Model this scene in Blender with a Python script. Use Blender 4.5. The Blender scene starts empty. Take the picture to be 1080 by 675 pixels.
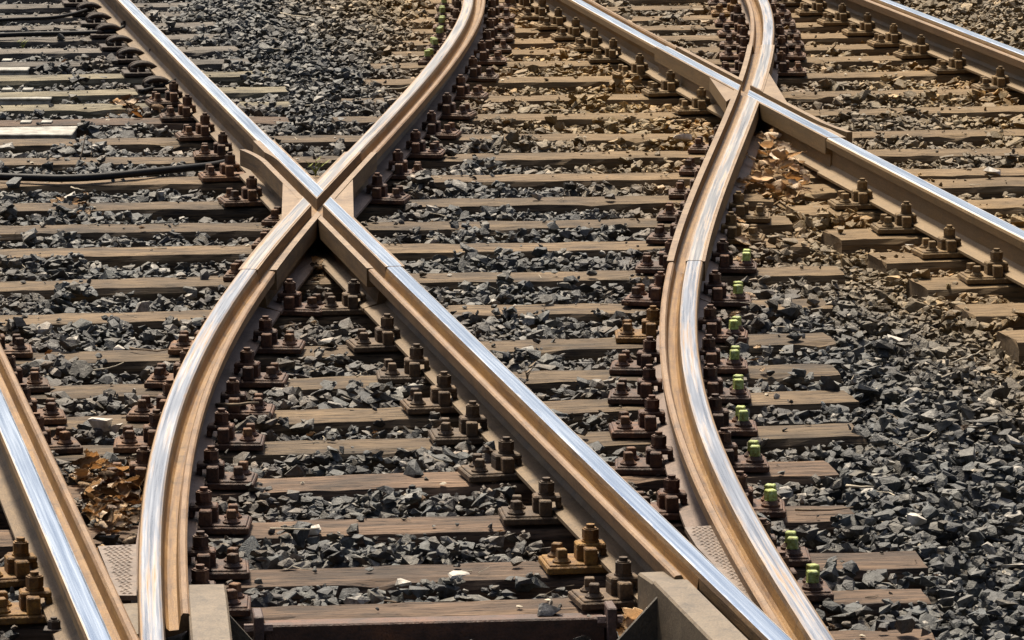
import bpy, bmesh, math, random
import numpy as np
from mathutils import Vector, Matrix

random.seed(11); rng = np.random.default_rng(11)
scene = bpy.context.scene
COL = scene.collection
rad = math.radians

# ------------------------------------------------------------------ camera, sky, sun, exposure
FPX, CX, CY, CAMZ = 5000.0, 540.0, 337.5, 2.62          # focal length in photo pixels (1080 wide), eye height
PITCH = math.atan((CY + 497.0) / FPX)
cam_d = bpy.data.cameras.new('camera'); cam = bpy.data.objects.new('camera', cam_d); COL.objects.link(cam)
cam_d.sensor_width = 36.0; cam_d.lens = 36.0 * FPX / 1080.0
cam_d.clip_start = 0.5; cam_d.clip_end = 2000.0
cam.location = (0, 0, CAMZ); cam.rotation_euler = (math.pi / 2 - PITCH, 0, 0)
scene.camera = cam

SUN_EL, SUN_AZ = 59.0, -19.0        # azimuth measured from +Y (away from the camera) towards +X
world = bpy.data.worlds.new('World'); scene.world = world; world.use_nodes = True
wn = world.node_tree.nodes; wl = world.node_tree.links
sky = wn.new('ShaderNodeTexSky'); sky.sky_type = 'NISHITA'; sky.sun_disc = False
sky.sun_elevation = rad(SUN_EL); sky.sun_rotation = rad(SUN_AZ)
sky.air_density = 1.0; sky.dust_density = 6.0; sky.ozone_density = 1.0
wl.new(sky.outputs[0], wn['Background'].inputs[0]); wn['Background'].inputs[1].default_value = 0.06
sd = bpy.data.lights.new('sun', 'SUN'); so = bpy.data.objects.new('sun', sd); COL.objects.link(so)
sd.energy = 3.8; sd.angle = rad(10); sd.color = (1.0, 0.89, 0.72)
sdir = Vector((math.sin(rad(SUN_AZ)) * math.cos(rad(SUN_EL)), math.cos(rad(SUN_AZ)) * math.cos(rad(SUN_EL)), math.sin(rad(SUN_EL))))
so.rotation_euler = sdir.to_track_quat('Z', 'Y').to_euler(); so.location = (0, 16, 20)
vs = scene.view_settings
vs.view_transform = 'Standard'; vs.look = 'None'; vs.gamma = 1.0; vs.exposure = 0.97; vs.use_curve_mapping = False

# ------------------------------------------------------------------ measuring helpers
def un(x, y, z=0.0):
    """photo pixel -> point on the level plane z"""
    dx = (x - CX) / FPX; dv = -(y - CY) / FPX
    c, s = math.cos(PITCH), math.sin(PITCH)
    d = (dx, c + dv * s, -s + dv * c); t = (z - CAMZ) / d[2]
    return np.array([d[0] * t, d[1] * t, z])
def pj(p):
    c, s = math.cos(PITCH), math.sin(PITCH)
    X, Y, Z = p[0], p[1], p[2] - CAMZ
    dep = Y * c - Z * s; up = Y * s + Z * c
    return CX + FPX * X / dep, CY - FPX * up / dep
def inframe(p, m=6):
    x, y = pj(p); return -m < x < 1080 + m and -m < y < 675 + m
ORD = ['first', 'second', 'third', 'fourth', 'fifth', 'sixth', 'seventh', 'eighth', 'ninth', 'tenth', 'eleventh', 'twelfth', 'thirteenth',
       'fourteenth', 'fifteenth', 'sixteenth', 'seventeenth', 'eighteenth', 'nineteenth', 'twentieth', 'twenty-first', 'twenty-second',
       'twenty-third', 'twenty-fourth', 'twenty-fifth', 'twenty-sixth', 'twenty-seventh', 'twenty-eighth', 'twenty-ninth', 'thirtieth', 'thirty-first', 'thirty-second']

RT = 0.17                                                # rail top above sleeper top (sleeper top is z = 0)
class Rail:
    def __init__(s, pts, deg, lip):
        P = np.array([un(x, y, RT) for x, y in pts])
        s.co = np.polyfit((P[:, 1] - 16) / 7, P[:, 0], deg); s.dc = np.polyder(s.co); s.lip = lip
        s.lo, s.hi = P[:, 1].min(), P[:, 1].max()
        if deg == 1: s.lo, s.hi = -1e9, 1e9
    def x(s, Y):
        Yc = min(max(Y, s.lo), s.hi); v = np.polyval(s.co, (Yc - 16) / 7)
        return v + (Y - Yc) * s.dx(Yc) if Y != Yc else v
    def dx(s, Y):
        Yc = min(max(Y, s.lo), s.hi); return np.polyval(s.dc, (Yc - 16) / 7) / 7
    def pt(s, Y, u=0.0):
        """point at lateral offset u (positive towards the lip side); lip=+1 right, -1 left"""
        d = s.dx(Y); n = math.hypot(1, d); w = u * s.lip
        return np.array([s.x(Y) + w / n, Y - w * d / n])
def Yat(py, z=RT): return un(540, py, z)[1]
RA = Rail([(132,0),(229,100),(407,270),(560,420),(722.7,578.5),(824.5,675)], 2, -1)
RC = Rail([(609,0),(697,49),(740,70.5),(829,119),(920,166),(1080,247)], 2, 1)
RE = Rail([(19,475),(54,550),(106,675)], 1, 1)
RF = Rail([(934,0),(1080,56)], 1, -1)
RB = Rail([(494,0),(486,25),(470,50),(450,75),(430,100),(398,133),(364,168),(337,199),(312,226),(284,255),(248,303),(218.5,350),(194,400),(176,450),(165.5,500),(160.5,550),(158,600),(159,640),(162,675)], 6, 1)
RD = Rail([(805,0),(810,25),(809,50),(803.5,75),(797,92),(791,110),(785,125),(775,150),(756,200),(747,225),(739,250),(732,275),(727,300),(725,350),(732,400),(746,450),(766,500),(797.5,560),(831,620),(870,675)], 6, -1)
def cross_Y(r1, r2, a, b):
    for _ in range(50):
        m = (a + b) / 2
        if (r1.x(a) - r2.x(a)) * (r1.x(m) - r2.x(m)) <= 0: b = m
        else: a = m
    return (a + b) / 2
K1Y = cross_Y(RA, RB, 15.5, 20.0); K2Y = cross_Y(RC, RD, 18.5, 23.0)

# ------------------------------------------------------------------ materials
def new_mat(name):
    m = bpy.data.materials.new(name); m.use_nodes = True
    nt = m.node_tree; return m, nt, nt.nodes, nt.links, nt.nodes['Principled BSDF']
def nd(N, t, **kw):
    n = N.new(t)
    for k, v in kw.items(): setattr(n, k, v)
    return n
def ramp(N, stops):
    r = N.new('ShaderNodeValToRGB'); e = r.color_ramp.elements
    while len(e) < len(stops): e.new(0.5)
    for el, (p, c) in zip(e, stops):
        el.position = p; el.color = (c[0], c[1], c[2], 1) if not isinstance(c, (int, float)) else (c, c, c, 1)
    return r
def mixc(N, L, fac, a, b, mode='MIX'):
    m = N.new('ShaderNodeMix'); m.data_type = 'RGBA'; m.blend_type = mode
    for s, v in ((m.inputs[0], fac), (m.inputs[6], a), (m.inputs[7], b)):
        if hasattr(v, 'links'): L.new(v, s)
        elif isinstance(v, (int, float)): s.default_value = v
        else: s.default_value = (*v, 1)
    return m.outputs[2]
def mathn(N, L, op, a, b=0.0, clamp=False):
    m = N.new('ShaderNodeMath'); m.operation = op; m.use_clamp = clamp
    for i, v in enumerate((a, b)):
        if hasattr(v, 'links'): L.new(v, m.inputs[i])
        else: m.inputs[i].default_value = v
    return m.outputs[0]
def coords(N, L, scale=(1, 1, 1), world=True):
    if world == 'uv':
        g = N.new('ShaderNodeUVMap'); mp = N.new('ShaderNodeMapping'); mp.inputs['Scale'].default_value = scale
        L.new(g.outputs[0], mp.inputs['Vector']); return mp.outputs[0]
    g = N.new('ShaderNodeNewGeometry') if world else N.new('ShaderNodeTexCoord')
    mp = N.new('ShaderNodeMapping'); mp.inputs['Scale'].default_value = scale
    L.new(g.outputs['Position'] if world else g.outputs['Object'], mp.inputs['Vector']); return mp.outputs[0]
def noise(N, L, vec, scale, detail=4, rough=0.6, out=0):
    n = N.new('ShaderNodeTexNoise'); n.inputs['Scale'].default_value = scale
    n.inputs['Detail'].default_value = detail; n.inputs['Roughness'].default_value = rough
    L.new(vec, n.inputs['Vector']); return n.outputs[out]
# ochre band along the right-hand track: iron powder and a yellow glow put into the colours
c0 = RC.pt(24.0); c1 = RC.pt(17.0); cd = (c0 - c1) / np.linalg.norm(c0 - c1); CN = (cd[1], -cd[0]); CD0 = CN[0] * c1[0] + CN[1] * c1[1]
def dust(N, L):
    g = N.new('ShaderNodeNewGeometry'); v = N.new('ShaderNodeVectorMath'); v.operation = 'DOT_PRODUCT'
    L.new(g.outputs['Position'], v.inputs[0]); v.inputs[1].default_value = (CN[0], CN[1], 0)
    d = mathn(N, L, 'SUBTRACT', v.outputs['Value'], CD0)
    sp = N.new('ShaderNodeSeparateXYZ'); L.new(g.outputs['Position'], sp.inputs[0])
    yc = mathn(N, L, 'MINIMUM', mathn(N, L, 'MAXIMUM', sp.outputs[1], 15.5), 21.0)
    d = mathn(N, L, 'ADD', d, mathn(N, L, 'MULTIPLY', mathn(N, L, 'SUBTRACT', yc, 21.0), 0.10))
    nz = noise(N, L, g.outputs['Position'], 2.2, 3)
    d = mathn(N, L, 'ADD', d, mathn(N, L, 'MULTIPLY', mathn(N, L, 'SUBTRACT', nz, 0.5), 0.45))
    t = mathn(N, L, 'DIVIDE', mathn(N, L, 'ADD', d, 2.0), 5.0)          # -2 m .. +3 m
    r = ramp(N, [(0.10, 0.0), (0.24, 0.7), (0.33, 1.0), (0.42, 1.0), (0.46, 0.6), (0.53, 0.42), (0.60, 0.75), (0.70, 1.0), (0.76, 0.7), (0.95, 0.55)])
    L.new(t, r.inputs[0]); return r.outputs[0]
def bump(N, L, h, strength, dist, bsdf):
    b = N.new('ShaderNodeBump'); b.inputs['Strength'].default_value = strength; b.inputs['Distance'].default_value = dist
    L.new(h, b.inputs['Height']); L.new(b.outputs[0], bsdf.inputs['Normal'])
def obj_rand(N):
    return N.new('ShaderNodeObjectInfo').outputs['Random']

def m_rust(name, c1, c2, c3, rough=0.75, scale=18, stretch=(1, 1, 1), bumpd=0.0015, dust_glow_amt=0.0, metal=0.0, rand=0.35, uv=False):
    m, nt, N, L, B = new_mat(name)
    v = coords(N, L, stretch, 'uv' if uv else True)
    n1 = noise(N, L, v, scale, 6, 0.65); n2 = noise(N, L, v, scale * 6, 4, 0.6)
    r = ramp(N, [(0.3, c1), (0.5, c2), (0.72, c3)]); L.new(n1, r.inputs[0])
    c = mixc(N, L, 0.35, r.outputs[0], mixc(N, L, 1.0, r.outputs[0], n2, 'MULTIPLY'))
    pv = N.new('ShaderNodeNewGeometry').outputs['Position']
    pn = noise(N, L, pv, 7 if uv else 26, 8, 0.75); pr = ramp(N, [(0.33, 0.42), (0.47, 0.92), (0.62, 1.08), (0.75, 1.35)]); L.new(pn, pr.inputs[0])
    c = mixc(N, L, 0.85, c, mixc(N, L, 1.0, c, pr.outputs[0], 'MULTIPLY'))
    if rand:
        k = mathn(N, L, 'ADD', mathn(N, L, 'MULTIPLY', obj_rand(N), rand), 1 - rand / 2)
        hsv = N.new('ShaderNodeHueSaturation'); L.new(k, hsv.inputs['Value']); L.new(c, hsv.inputs['Color']); c = hsv.outputs[0]
    if dust_glow_amt:
        f = mathn(N, L, 'MULTIPLY', dust(N, L), dust_glow_amt)
        c = mixc(N, L, f, c, mixc(N, L, 0.35, (0.30, 0.185, 0.062), c))
    pit = noise(N, L, pv, 170, 3, 0.7); pq = ramp(N, [(0.32, 0.45), (0.5, 0.72), (0.68, 0.88)]); L.new(pit, pq.inputs[0])
    c = mixc(N, L, 1.0, c, pq.outputs[0], 'MULTIPLY')
    L.new(c, B.inputs['Base Color']); B.inputs['Roughness'].default_value = rough; B.inputs['Metallic'].default_value = metal
    bump(N, L, mathn(N, L, 'ADD', n2, pit), 0.7, bumpd * 1.6, B); return m
M = {}
M['rail_side'] = m_rust('rail_side_rust', (0.085, 0.041, 0.012), (0.21, 0.114, 0.036), (0.35, 0.208, 0.076), 0.62, 2.0, (34, 1.6, 1), 0.001, 0.75, rand=0, uv=True)
M['rail_foot'] = m_rust('rail_foot_rust', (0.185, 0.115, 0.053), (0.26, 0.168, 0.083), (0.33, 0.225, 0.12), 0.7, 2.0, (18, 1.6, 1), 0.001, 0.8, rand=0, uv=True)
M['curve_foot'] = m_rust('curve_foot_rust', (0.19, 0.125, 0.093), (0.265, 0.18, 0.138), (0.32, 0.23, 0.18), 0.7, 2.0, (18, 1.6, 1), 0.001, 0.35, rand=0, uv=True)
M['groove'] = m_rust('groove_rust', (0.15, 0.067, 0.016), (0.34, 0.175, 0.045), (0.47, 0.275, 0.09), 0.5, 2.0, (40, 1.2, 1), 0.001, 0.2, rand=0, uv=True)
M['lip'] = m_rust('lip_rust', (0.21, 0.108, 0.042), (0.36, 0.205, 0.092), (0.47, 0.30, 0.155), 0.55, 2.0, (40, 1.5, 1), 0.001, 0.4, rand=0, uv=True)
M['casting'] = m_rust('casting_rust', (0.22, 0.125, 0.055), (0.37, 0.235, 0.12), (0.47, 0.325, 0.185), 0.5, 7, (1, 0.6, 1), 0.001, 0.25, rand=0)
M['fast_brown'] = m_rust('brown_rust', (0.045, 0.016, 0.006), (0.155, 0.064, 0.021), (0.34, 0.16, 0.048), 0.7, 30, (1, 1, 1), 0.002, 0.0, rand=0.7)
M['fast_dark'] = m_rust('dark_rust', (0.034, 0.012, 0.006), (0.125, 0.046, 0.018), (0.27, 0.12, 0.042), 0.65, 30, (1, 1, 1), 0.002, 0.3, rand=0.7)
M['fast_tan'] = m_rust('tan_rust', (0.06, 0.030, 0.011), (0.15, 0.085, 0.036), (0.27, 0.17, 0.08), 0.7, 25, (1, 1, 1), 0.002, 0.5, rand=0.5)
M['fast_ochre'] = m_rust('ochre_rust', (0.12, 0.066, 0.018), (0.27, 0.16, 0.05), (0.42, 0.27, 0.10), 0.75, 25, (1, 1, 1), 0.002, 0.3, rand=0.5)
M['fast_orange'] = m_rust('orange_rust', (0.10, 0.04, 0.006), (0.29, 0.135, 0.018), (0.48, 0.26, 0.04), 0.7, 28, (1, 1, 1), 0.002, 0.0, rand=0.4)
M['green_paint'] = m_rust('green_paint', (0.34, 0.22, 0.02), (0.62, 0.76, 0.18), (0.88, 0.96, 0.60), 0.5, 90, (1, 1, 1), 0.001, 0.0, rand=0.5)
M['clip_rust'] = m_rust('clip_rust', (0.02, 0.011, 0.007), (0.055, 0.03, 0.017), (0.11, 0.065, 0.04), 0.7, 30, (1, 1, 1), 0.002, 0.0)
M['plate_steel'] = m_rust('plate_steel', (0.19, 0.13, 0.09), (0.28, 0.20, 0.145), (0.36, 0.27, 0.20), 0.5, 6, (1, 1, 1), 0.001, 0.0, rand=0)
M['beam_steel'] = m_rust('beam_steel', (0.15, 0.108, 0.062), (0.235, 0.172, 0.105), (0.31, 0.238, 0.15), 0.55, 5, (1, 0.6, 1), 0.001, 0.0, rand=0)
M['bar_steel'] = m_rust('bar_steel', (0.05, 0.022, 0.012), (0.13, 0.055, 0.03), (0.30, 0.11, 0.04), 0.6, 12, (0.5, 1, 1), 0.002, 0.0, rand=0)
M['pink_steel'] = m_rust('bracket_steel', (0.10, 0.06, 0.05), (0.17, 0.10, 0.085), (0.27, 0.18, 0.15), 0.6, 18, (1, 1, 1), 0.002, 0.0)
M['gusset'] = m_rust('gusset_steel', (0.05, 0.04, 0.028), (0.09, 0.07, 0.045), (0.14, 0.11, 0.07), 0.6, 10, (1, 1, 1), 0.002, 0.0)

def m_polish(name, c1, c2, rust, amount, rough=0.24, e0=0.0175, e1=0.0255):
    m, nt, N, L, B = new_mat(name)
    v = coords(N, L, (75, 0.8, 1), 'uv'); n = noise(N, L, v, 1.5, 5, 0.6)
    v2 = coords(N, L, (26, 0.4, 1), 'uv'); n2 = noise(N, L, v2, 2.2, 6, 0.7)
    r = ramp(N, [(0.35, c1), (0.65, c2)]); L.new(n, r.inputs[0])
    f = ramp(N, [(max(0.0, 0.74 - amount), 0.0), (min(1.0, 0.92 - amount), 1.0)]); L.new(n2, f.inputs[0])
    sx = N.new('ShaderNodeSeparateXYZ'); L.new(coords(N, L, (1, 1, 1), 'uv'), sx.inputs[0])
    ed = mathn(N, L, 'ABSOLUTE', mathn(N, L, 'SUBTRACT', sx.outputs[0], 0.1185)); v3 = coords(N, L, (60, 5, 1), 'uv')
    ed = mathn(N, L, 'ADD', ed, mathn(N, L, 'MULTIPLY', mathn(N, L, 'SUBTRACT', noise(N, L, v3, 1.5, 5, 0.7), 0.5), 0.014))
    er = ramp(N, [(e0 / .05, 0.0), (e1 / .05, 1.0)]); L.new(mathn(N, L, 'DIVIDE', ed, .05), er.inputs[0])
    fm = N.new('ShaderNodeMath'); fm.operation = 'MAXIMUM'; L.new(f.outputs[0], fm.inputs[0]); L.new(er.outputs[0], fm.inputs[1])
    class _F: pass
    f = _F(); f.outputs = [fm.outputs[0]]
    c = mixc(N, L, f.outputs[0], r.outputs[0], rust); L.new(c, B.inputs['Base Color'])
    mt = mathn(N, L, 'SUBTRACT', 1.0, mathn(N, L, 'MULTIPLY', f.outputs[0], 0.8)); L.new(mt, B.inputs['Metallic'])
    rr = mathn(N, L, 'ADD', mathn(N, L, 'MULTIPLY', n, 0.16), rough - 0.06)
    rr = mathn(N, L, 'ADD', rr, mathn(N, L, 'MULTIPLY', f.outputs[0], 0.25)); L.new(rr, B.inputs['Roughness'])
    bump(N, L, n, 0.15, 0.0006, B); return m
M['polish'] = m_polish('polished_steel', (0.40, 0.52, 0.70), (0.74, 0.84, 0.97), (0.46, 0.37, 0.28), 0.04, 0.22, 0.021, 0.028)
M['worn'] = m_polish('worn_steel', (0.30, 0.33, 0.385), (0.52, 0.55, 0.60), (0.26, 0.165, 0.085), 0.24, 0.27)
M['worn_tan'] = m_polish('tan_worn_steel', (0.33, 0.33, 0.34), (0.50, 0.49, 0.47), (0.28, 0.175, 0.09), 0.25, 0.28)

def m_wood(name, c1, c2, c3, dust_glow_amt):
    m, nt, N, L, B = new_mat(name)
    tc = N.new('ShaderNodeTexCoord'); mp = N.new('ShaderNodeMapping'); mp.inputs['Scale'].default_value = (2.6, 52, 52)
    off = N.new('ShaderNodeCombineXYZ'); ob = obj_rand(N)
    L.new(mathn(N, L, 'MULTIPLY', ob, 37.0), off.inputs[0]); L.new(mathn(N, L, 'MULTIPLY', ob, 91.0), off.inputs[1])
    L.new(tc.outputs['Object'], mp.inputs['Vector']); L.new(off.outputs[0], mp.inputs['Location'])
    n1 = noise(N, L, mp.outputs[0], 1.0, 7, 0.68); n2 = noise(N, L, mp.outputs[0], 4.0, 4, 0.6)
    mp2 = N.new('ShaderNodeMapping'); mp2.inputs['Scale'].default_value = (2.2, 3.5, 3.5)
    L.new(tc.outputs['Object'], mp2.inputs['Vector']); L.new(off.outputs[0], mp2.inputs['Location'])
    n3 = noise(N, L, mp2.outputs[0], 1.6, 5, 0.6)
    r = ramp(N, [(0.30, c1), (0.48, c2), (0.70, c3)]); L.new(n1, r.inputs[0])
    cr = ramp(N, [(0.37, 0.12), (0.43, 1.0)]); L.new(n2, cr.inputs[0])
    c = mixc(N, L, 0.7, r.outputs[0], mixc(N, L, 1.0, r.outputs[0], cr.outputs[0], 'MULTIPLY'))
    st = ramp(N, [(0.34, 0.28), (0.5, 0.66), (0.66, 0.92)]); L.new(n3, st.inputs[0])
    c = mixc(N, L, 1.0, c, st.outputs[0], 'MULTIPLY')
    k = mathn(N, L, 'ADD', mathn(N, L, 'MULTIPLY', ob, 0.5), 0.75)
    hsv = N.new('ShaderNodeHueSaturation'); L.new(k, hsv.inputs['Value']); L.new(c, hsv.inputs['Color']); c = hsv.outputs[0]
    if dust_glow_amt:
        f = mathn(N, L, 'MULTIPLY', dust(N, L), dust_glow_amt); c = mixc(N, L, f, c, mixc(N, L, 0.45, (0.25, 0.15, 0.045), c))
    L.new(c, B.inputs['Base Color']); B.inputs['Roughness'].default_value = 0.85
    h = mathn(N, L, 'ADD', n1, mathn(N, L, 'MULTIPLY', cr.outputs[0], 0.5)); bump(N, L, h, 0.8, 0.005, B); return m
M['wood'] = m_wood('weathered_wood', (0.048, 0.028, 0.014), (0.14, 0.089, 0.044), (0.275, 0.188, 0.096), 0.75)
M['wood_red'] = m_wood('reddish_wood', (0.044, 0.024, 0.013), (0.12, 0.069, 0.038), (0.23, 0.142, 0.080), 0.6)
M['wood_grey'] = m_wood('grey_wood', (0.06, 0.048, 0.037), (0.135, 0.112, 0.088), (0.22, 0.19, 0.15), 0.0)
M['wood_old'] = m_wood('mossy_wood', (0.10, 0.08, 0.045), (0.21, 0.175, 0.105), (0.33, 0.29, 0.20), 0.0)

def m_stone(name):
    m, nt, N, L, B = new_mat(name)
    g = N.new('ShaderNodeNewGeometry'); rv = mathn(N, L, 'FRACT', mathn(N, L, 'ADD', g.outputs['Random Per Island'], mathn(N, L, 'MULTIPLY', obj_rand(N), 7.31)))
    r = ramp(N, [(0.0, (0.030, 0.032, 0.034)), (0.22, (0.062, 0.065, 0.065)), (0.42, (0.105, 0.105, 0.096)), (0.58, (0.082, 0.092, 0.094)),
                 (0.74, (0.150, 0.146, 0.126)), (0.86, (0.125, 0.106, 0.078)), (0.935, (0.21, 0.205, 0.185)), (0.985, (0.40, 0.37, 0.32))])
    L.new(rv, r.inputs[0])
    n1 = noise(N, L, g.outputs['Position'], 45, 6, 0.7); n2 = noise(N, L, g.outputs['Position'], 210, 3, 0.6)
    k = ramp(N, [(0.36, 0.20), (0.60, 0.92), (0.72, 1.9)]); L.new(n1, k.inputs[0])
    c = mixc(N, L, 1.0, r.outputs[0], k.outputs[0], 'MULTIPLY')
    sa = N.new('ShaderNodeAttribute'); sa.attribute_name = 'stain'
    sn = noise(N, L, g.outputs['Position'], 9, 4, 0.7); sr = ramp(N, [(0.38, 0.15), (0.62, 1.0)]); L.new(sn, sr.inputs[0])
    sf = mathn(N, L, 'MULTIPLY', mathn(N, L, 'MULTIPLY', sa.outputs['Fac'], sr.outputs[0]), 0.75)
    c = mixc(N, L, sf, c, mixc(N, L, 0.55, (0.12, 0.066, 0.03), mixc(N, L, 1.0, c, (1.5, 1.0, 0.62), 'MULTIPLY')))
    f = mathn(N, L, 'MULTIPLY', dust(N, L), 0.92)
    c = mixc(N, L, f, c, mixc(N, L, 0.5, (0.24, 0.136, 0.022), mixc(N, L, 1.0, c, (2.7, 1.75, 0.48), 'MULTIPLY')))
    L.new(c, B.inputs['Base Color']); B.inputs['Roughness'].default_value = 0.62
    bump(N, L, mathn(N, L, 'ADD', n1, mathn(N, L, 'MULTIPLY', n2, 0.4)), 0.9, 0.006, B); return m
M['stone'] = m_stone('ballast_rock')
def m_plain(name, c, rough, var=0.3, scale=40):
    m, nt, N, L, B = new_mat(name)
    g = N.new('ShaderNodeNewGeometry'); n = noise(N, L, g.outputs['Position'], scale, 5, 0.65)
    k = ramp(N, [(0.3, 1 - var), (0.7, 1 + var)]); L.new(n, k.inputs[0])
    cc = mixc(N, L, 1.0, c, k.outputs[0], 'MULTIPLY'); L.new(cc, B.inputs['Base Color'])
    B.inputs['Roughness'].default_value = rough; bump(N, L, n, 0.4, 0.002, B); return m
M['soil'] = m_plain('dark_soil', (0.035, 0.029, 0.022), 0.95, 0.5, 25)
M['cable'] = m_plain('black_rubber', (0.010, 0.010, 0.011), 0.6, 0.3)
M['cable'].node_tree.nodes['Principled BSDF'].inputs['Specular IOR Level'].default_value = 0.2
M['white_box'] = m_plain('white_plastic', (0.27, 0.26, 0.225), 0.65, 0.6, 22)
M['pale_stone'] = m_plain('pale_rock', (0.46, 0.425, 0.37), 0.85, 0.5, 50)
M['twig'] = m_plain('dry_twig', (0.20, 0.15, 0.10), 0.85, 0.4, 60)
M['straw'] = m_plain('dry_straw', (0.46, 0.40, 0.30), 0.8, 0.3, 60)
M['weed'] = m_plain('weed_leaf', (0.20, 0.22, 0.035), 0.7, 0.4, 60)
def m_leaf(name='dry_leaf', stops=None):
    m, nt, N, L, B = new_mat(name)
    r = ramp(N, stops or [(0.0, (0.07, 0.04, 0.02)), (0.3, (0.20, 0.11, 0.045)), (0.5, (0.36, 0.22, 0.10)), (0.75, (0.52, 0.36, 0.20)), (1.0, (0.72, 0.57, 0.42))])
    L.new(obj_rand(N), r.inputs[0]); v = coords(N, L, (1, 1, 1), False); n = noise(N, L, v, 60, 5, 0.7)
    k = ramp(N, [(0.3, 0.55), (0.7, 1.25)]); L.new(n, k.inputs[0])
    L.new(mixc(N, L, 1.0, r.outputs[0], k.outputs[0], 'MULTIPLY'), B.inputs['Base Color']); B.inputs['Roughness'].default_value = 0.7
    bump(N, L, n, 0.6, 0.002, B); return m
M['leaf'] = m_leaf(); M['leaf_pale'] = m_leaf('pale_dry_leaf', [(0.0, (0.24, 0.14, 0.06)), (0.3, (0.46, 0.30, 0.15)), (0.6, (0.62, 0.45, 0.28)), (1.0, (0.82, 0.68, 0.52))])

# ------------------------------------------------------------------ object helpers
def tag(o, label=None, cat=None, group=None, kind=None):
    for k, v in (('label', label), ('category', cat), ('group', group), ('kind', kind)):
        if v: o[k] = v
    return o
def link(name, me, parent=None, loc=None, rotz=0.0):
    o = bpy.data.objects.new(name, me); COL.objects.link(o)
    if parent: o.parent = parent
    if loc is not None: o.location = loc
    if rotz: o.rotation_euler[2] = rotz
    return o
def empty(name, loc, rotz=0.0):
    o = bpy.data.objects.new(name, None); COL.objects.link(o); o.location = loc; o.rotation_euler[2] = rotz
    o.empty_display_size = 0.05; return o
def bm_mesh(bm, name, mats, smooth=False):
    me = bpy.data.meshes.new(name); bmesh.ops.recalc_face_normals(bm, faces=bm.faces); bm.to_mesh(me); bm.free()
    for m in (mats if isinstance(mats, (list, tuple)) else [mats]): me.materials.append(m)
    if smooth: me.polygons.foreach_set('use_smooth', [True] * len(me.polygons))
    return me
def box(bm, x0, x1, y0, y1, z0, z1, bev=0.0, taper=0.0):
    vs_ = [bm.verts.new(p) for p in ((x0, y0, z0), (x1, y0, z0), (x1, y1, z0), (x0, y1, z0),
           (x0 + taper, y0 + taper, z1), (x1 - taper, y0 + taper, z1), (x1 - taper, y1 - taper, z1), (x0 + taper, y1 - taper, z1))]
    fs = [bm.faces.new([vs_[i] for i in f]) for f in ((3, 2, 1, 0), (4, 5, 6, 7), (0, 1, 5, 4), (1, 2, 6, 5), (2, 3, 7, 6), (3, 0, 4, 7))]
    if bev: bmesh.ops.bevel(bm, geom=list({e for f in fs for e in f.edges}), offset=bev, segments=1, affect='EDGES')
def prism(bm, poly, z0, z1, cap=True):
    a = [bm.verts.new((p[0], p[1], z0)) for p in poly]; b = [bm.verts.new((p[0], p[1], z1)) for p in poly]
    n = len(poly)
    for i in range(n): bm.faces.new((a[i], a[(i + 1) % n], b[(i + 1) % n], b[i]))
    if cap: bm.faces.new(a[::-1]); bm.faces.new(b)
def ngon(cx, cy, r, n, a0=0.0): return [(cx + r * math.cos(a0 + i * 2 * math.pi / n), cy + r * math.sin(a0 + i * 2 * math.pi / n)) for i in range(n)]
def tube(bm, pts, r, n=6, taper=None):
    rings = []; pts = [Vector(p) for p in pts]
    for i, p in enumerate(pts):
        t = (pts[min(i + 1, len(pts) - 1)] - pts[max(i - 1, 0)]).normalized()
        s = t.cross(Vector((0, 0, 1))); s = s.normalized() if s.length > 1e-4 else Vector((1, 0, 0)); u = s.cross(t)
        rr = r if taper is None else r * (1 - taper * i / (len(pts) - 1))
        rings.append([bm.verts.new(p + s * (rr * math.cos(k * 2 * math.pi / n)) + u * (rr * math.sin(k * 2 * math.pi / n))) for k in range(n)])
    for a, b in zip(rings, rings[1:]):
        for k in range(n): bm.faces.new((a[k], a[(k + 1) % n], b[(k + 1) % n], b[k]))
    bm.faces.new(rings[0][::-1]); bm.faces.new(rings[-1])
def sweep(bm, prof, rail, y0, y1, step=0.06, mats=None, du=None):
    """closed profile [(u, z)] swept along a rail from depth y0 to y1; du(Y) -> extra lateral offset"""
    n = max(2, int((y1 - y0) / step) + 1); rings = []; ys = np.linspace(y0, y1, n); uvl = bm.loops.layers.uv.verify(); uvs = {}
    for Y in ys:
        o = du(Y) if du else 0.0; ring = []
        for (u, z) in prof:
            p = rail.pt(Y, u + o); v_ = bm.verts.new((p[0], p[1], z)); uvs[v_] = (u + z * .7, Y); ring.append(v_)
        rings.append(ring)
    k = len(prof)
    for a, b in zip(rings, rings[1:]):
        for i in range(k):
            f = bm.faces.new((a[i], a[(i + 1) % k], b[(i + 1) % k], b[i]))
            if mats: f.material_index = mats[i]
            for lp in f.loops: lp[uvl].uv = uvs[lp.vert]
    bm.faces.new(rings[0][::-1]); bm.faces.new(rings[-1])

# ------------------------------------------------------------------ ground sheet
GZ = -0.085
bm = bmesh.new(); box(bm, -900, 900, -900, 1500, GZ - 0.5, GZ)
tag(link('ground', bm_mesh(bm, 'ground', M['soil'])), 'dark soil beneath the stones', kind='structure')

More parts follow.
